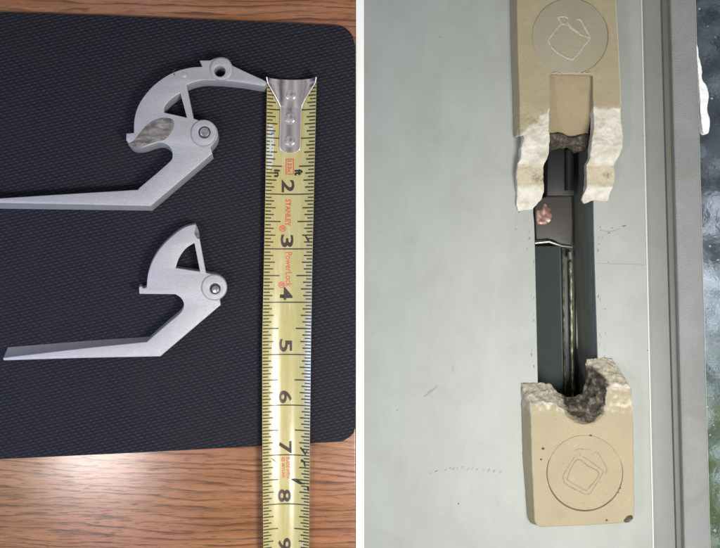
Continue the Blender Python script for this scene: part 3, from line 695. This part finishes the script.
# ------------------------------------------------------------ upper keeper
ku = thing('latch_keeper', 'cream plastic latch keeper with round boss and two broken white prongs above the slot', 'latch keeper', (570, 90, 0), 'broken cream latch keepers on the window frame')
ZK = 20.0
U = crom([(516.8, -60, 1), (614.4, -60, 1), (615.6, 0), (618.6, 60), (620.6, 96), (621.6, 108, 1), (618, 110.5, 1), (613, 108.5, 1), (607, 112, 1), (601, 110.5, 1), (593.6, 113, 1), (593.0, 96), (592.8, 75, 1), (550, 74, 1), (550.4, 100), (549.6, 111, 1), (545, 114, 1), (541, 119, 1), (536, 120.5, 1), (532, 126, 1), (526.5, 128.5, 1), (523, 135, 1), (520.2, 136, 1), (519.4, 90), (517.4, 30)], 4)
UB = [(x-(4.5 if x < 530 else 0)+(1.2 if x > 605 else 0), y) for x, y in U]
part('worn_edge', tube([L(x, y, ZK*.96)*1 for x, y in [((xx-CX)*(H-ZK)/H+CX, CY-(CY-yy)*(H-ZK)/H) for xx, yy in ((614.2, -60), (615.6, 0), (618.4, 50), (620.2, 85), (621.0, 106))]], 1.1, 10), m_ridge, ku, 60)
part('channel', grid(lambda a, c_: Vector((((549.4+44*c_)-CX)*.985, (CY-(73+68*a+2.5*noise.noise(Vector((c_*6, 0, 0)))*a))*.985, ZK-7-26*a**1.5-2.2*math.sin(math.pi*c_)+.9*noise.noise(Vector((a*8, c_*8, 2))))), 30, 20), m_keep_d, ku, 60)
chunk('dirt_ledge', [(549, 136), (558, 134), (570, 137), (580, 134), (592, 135), (593, 141), (586, 147), (579, 152), (572, 146), (562, 146), (552, 149)], -26, -6, m_grime, ku, 2.2, 1.0, 5)
PR = [(100, 17.5), (125, 17.8), (145, 17.5), (158, 15.8), (163, 13.6), (165, 12.2), (186, 11.6), (190, 9.5), (193, 7.4), (200, 5.5), (210, 3.2), (230, 2)]
PL = prism([crom([(521, 108, 1), (549, 106, 1), (549.8, 128), (549.4, 150), (547.4, 159), (545.2, 164.5), (545.4, 176), (545.2, 190), (543.6, 198), (539.5, 203), (535, 208.5), (529, 209), (520, 210, 1), (518.8, 200), (518.6, 190), (517.8, 176), (518.6, 164), (521.4, 158), (521.4, 148), (524, 136), (521.6, 126)], 3)], .2, ZK-.4, 1.0)
PRR = prism([crom([(593.6, 104, 1), (620.6, 104, 1), (622.4, 124), (624, 138), (622.4, 150), (618, 160), (616.2, 166), (617, 176), (615, 187), (612.8, 192), (611.6, 199), (604, 200), (596, 199), (588, 203), (585, 198, 1), (587.8, 188), (588.4, 176), (588, 164), (591, 157), (591.8, 144), (594, 130)], 3)], .2, ZK-.4, 1.0)
def dfu(c_):
    y = CY-c_.y/.982; t = max(0, min(1, c_.z/ZK)); f_ = min(1, max(0, (y-106)/12))
    if c_.x+CX > 545 and c_.x+CX < 600 and y < 106: f_ = 0
    if f_ > 0:
        w_ = noise.noise(c_*.12)*3; top = lerp(PR, y+w_); c_ = Vector((c_.x, c_.y, c_.z*(1-f_)+f_*(c_.z*min(1, top/(ZK-1)))))
        c_ += (noise.noise_vector(c_*.10)*.8+noise.noise_vector(c_*.33)*.4+noise.noise_vector(c_*.9)*.12)*f_
        c_.z += t*f_*(1.2*noise.noise(c_*.09)-.9*abs(noise.noise(c_*.25)))
    else: c_ += noise.noise_vector(c_*.12)*.25
    return c_
part('body', fuse([loft(U, UB, .05, ZK, rows=5), PL, PRR], .7, 5, dfu), m_kup, ku, 0).data.shade_smooth()
# boss and emblem
def clipc(cx, cy, r, ymax, n=64): return [p for p in circle(cx, cy, r, n) if p[1] <= ymax]
def boss(par, cx, cy, r, zt, md, mr, lines, clip=1e9, ml=None, lr=.7):
    part('boss', prism([clipc(cx, cy, r, clip)], zt-1, zt+.9, .6), md, par)
    bm = bmesh.new(); k = (H-zt)/H
    for ln in lines:
        P = crom([tuple(q) for q in ln[0]], 5) if ln[1] else None
        if not P:
            q = ln[0]; P = []
            for a, c_ in zip(q, q[1:]):
                n = max(2, int(math.dist(a, c_)/1.6))
                for i in range(n): P.append((a[0]+(c_[0]-a[0])*i/n, a[1]+(c_[1]-a[1])*i/n))
            P.append(q[-1])
        path = [Vector(((x+.35*noise.noise(Vector((x*.5, y*.5, 0)))-CX)*k, (CY-y)*k, zt+.9-lr*.55)) for x, y in P]
        rr = [lr*(.8+.5*noise.noise(Vector((p.x*.4, p.y*.4, 3)))) for p in path]
        tube(path, rr, 8, bm, closed=bool(ln[1]))
    part('emblem', bm_mesh(bm), ml or mr, par, 60)
q = lambda x, y: (490+x/4.494, y/4.494)
boss(ku, 570, 36.2, 37.8, ZK, m_disc, m_ridge, [([q(305, 78), q(320, 106), q(290, 140), q(260, 182), q(272, 208), q(300, 236), q(340, 260), q(368, 268), q(400, 240), q(422, 206), q(450, 172), q(440, 150), q(415, 105), q(404, 86), q(385, 90)], 0),
     ([q(305, 78), q(335, 74), q(352, 84)], 0), ([q(320, 106), q(355, 118), q(385, 142), q(412, 160), q(450, 172)], 0), ([q(345, 102), q(372, 128), q(400, 148)], 0)], 73.5, lr=1.7)
part('worn_rim', tube([Vector(((x-CX)*(H-ZK)/H, (CY-y)*(H-ZK)/H, ZK+.2)) for x, y  in [(552+i*1.9, 73.2+2.6*noise.noise(Vector((i*.9, 0, 0)))) for i in range(21)]], [.75+.8*noise.noise(Vector((i*.8, 5, 0))) for i in range(21)], 8), m_ridge, ku, 60)
part('rim_groove_shade', tube([Vector(((570+38.3*math.cos(a)-CX)*.982, (CY-36.2-38.3*math.sin(a))*.982, ZK-.1)) for a in [math.radians(t) for t in range(-30, 76, 5)]], .55, 6), m_line, ku, 60)  # dark arc: shade at the boss edge put into the colour

# ------------------------------------------------------------ lower keeper
kl = thing('latch_keeper', 'cream plastic latch keeper with round boss and a dirty broken notch below the slot', 'latch keeper', (580, 460, 0), 'broken cream latch keepers on the window frame')
F = [(530.6, 405.5), (545, 404), (559, 407.5), (566, 415.5), (574.6, 423.5), (586, 424.5), (595.7, 423.5), (604.6, 414.5), (606.6, 401), (607.4, 389.5), (620, 388), (632.2, 389.2), (633.6, 430), (634.4, 510), (633.6, 519), (630.4, 522.4), (585, 525.4), (542, 527), (537, 525.4), (534.6, 521), (532, 460)]
B = [(523.4, 384), (538, 383.2), (552, 383.4), (562, 393.5), (570, 398), (579, 397.5), (586.5, 394), (589, 382), (589.2, 369), (590.5, 359.4), (604, 358.2), (616.5, 358.4), (634.8, 428), (635.8, 510), (635.4, 521), (632, 524), (585, 527.4), (538, 529.0), (533, 527), (530, 520), (525.4, 460)]
F = [(x, y) for x, y in F]
def dfl(c_):
    y = CY-c_.y/.982; f_ = min(1, max(0, (412-y)/6)); x = CX+c_.x/.982
    if 560 < x < 610 and y < 427: f_ = 1
    top = 1 if c_.z > ZK-.6 else 0
    c_ += (noise.noise_vector(c_*.16)*1.5+noise.noise_vector(c_*.4)*.5)*f_*(.35 if top else 1)
    if not f_: c_ += noise.noise_vector(c_*.12)*.25
    return c_
part('body', fuse([loft(F, B, .05, ZK, rows=9)], .7, 4, dfl), m_klow, kl, 0).data.shade_smooth()
q2 = lambda x, y: (490+x/4.494, 426+y/4.494)
boss(kl, 584.8, 472.6, 37.4, ZK, m_keep, m_ridge, [([q2(372, 112), q2(398, 102), q2(440, 104), q2(486, 122), q2(508, 158), q2(526, 196), q2(518, 212)], 0), ([q2(400, 126), q2(450, 158), q2(508, 200)], 0),
     ([q2(384, 130), q2(352, 180), q2(326, 226), q2(332, 250), q2(352, 268), q2(395, 290), q2(432, 308), q2(452, 298), q2(482, 250), q2(510, 204)], 0),
     ([q2(392, 148), q2(348, 228), q2(360, 250), q2(428, 288), q2(444, 278), q2(490, 212), q2(440, 178), ], 1)], ml=m_line, lr=.95)
part('emblem_plateau', prism([crom([q2(392, 150), q2(350, 228), q2(362, 250), q2(428, 286), q2(444, 276), q2(488, 212), q2(440, 180)], 3)], ZK, ZK+1.7, .7), m_keep, kl)
part('rim_groove_shade', tube([Vector(((584.8+38.0*math.cos(a)-CX)*.982, (CY-472.6-38.0*math.sin(a))*.982, ZK+.05)) for a in [math.radians(t) for t in range(-20, 205, 5)]], [.55*math.sin(math.pi*(i+.6)/46.2)+.12 for i in range(45)], 6), mat('rim_shade_brown', (.12, .09, .055), .8)[0], kl, 60)  # shade along the boss rim, painted as a tapering dark line
bm = bmesh.new()
for (x, y, r) in ((543, 448.5, 1.2), (541, 459.3, .9), (590.6, 435.6, 1.2), (606.5, 520, 1.0), (587.6, 507, .8), (620, 488, .7), (574, 489.5, .6), (556, 495, .6), (618.5, 492.5, .5), (581, 454, .6)):
    bmesh.ops.create_icosphere(bm, subdivisions=2, radius=1, matrix=Matrix.Translation(Vector(((x-CX)*.982, (CY-y)*.982, ZK+.5))) @ Matrix.Diagonal((r*1.2, r, .45, 1)))
part('dirt_specks', bm_mesh(bm), mat('speck_brown', (.10, .08, .055), .9, Specular_IOR_Level=.05)[0], kl, 60)
chunk('dirt_clump', [(624, 519.5), (628, 516), (632, 515.5), (633, 519), (629, 522), (625, 522.5)], ZK-1, ZK+.8, m_grime, kl, .7, .5, 12)

# ------------------------------------------------------------ garden beyond the glass
def leafmat(nm, a, b_):
    m, nt, b = mat(nm, a, .45); gi = N(nt, 'ShaderNodeNewGeometry')
    nt.links.new(ramp(nt, gi.outputs['Random Per Island'], [(0, a), (1, b_)]), b.inputs['Base Color']); return m
m_leafd = leafmat('blue_green_leaves', (.012, .018, .025), (.34, .42, .50)); m_leafg = leafmat('pale_green_leaves', (.16, .30, .08), (.60, .72, .38))
def leaves(nm, n, y0, y1, m, sz):
    bm = bmesh.new()
    cl = [(random.uniform(1200, 2700), random.uniform(y0, y1), random.uniform(-3000, -2200)) for _ in range(n//28)]
    for _ in range(n):
        cx, cy, cz = random.choice(cl); p = Vector((cx-CX+random.gauss(0, 110), CY-cy+random.gauss(0, 110), cz+random.gauss(0, 110)))
        s_ = random.uniform(.5, 1)*sz; R = Matrix.Rotation(random.uniform(0, 6.3), 4, 'Z') @ Matrix.Rotation(random.uniform(-1, 1), 4, 'X')
        V = [bm.verts.new(p+R.to_3x3() @ Vector(q_)*s_) for q_ in ((-1, 0, 0), (-.3, .45, .12), (.5, .35, .1), (1.1, 0, 0), (.5, -.35, .1), (-.3, -.45, .12))]
        bm.faces.new(V)
    me = bm_mesh(bm); o = part(nm, me, m, None, 0); return o
o = leaves('shrub_foliage', 27000, -1400, 60, m_leafd, 24); tag(o, 'dark blue-green foliage blurred beyond the wet window glass', 'foliage', kind='stuff')
m_leafm = leafmat('pale_grey_leaves', (.10, .14, .15), (.50, .58, .60))
o = leaves('pale_foliage', 3600, 0, 760, m_leafm, 26); tag(o, 'pale grey-blue foliage blurred beyond the middle of the window glass', 'foliage', kind='stuff')
o = leaves('hedge_foliage', 7000, 640, 2100, m_leafg, 34); tag(o, 'bright green foliage blurred beyond the lower window glass', 'foliage', kind='stuff')
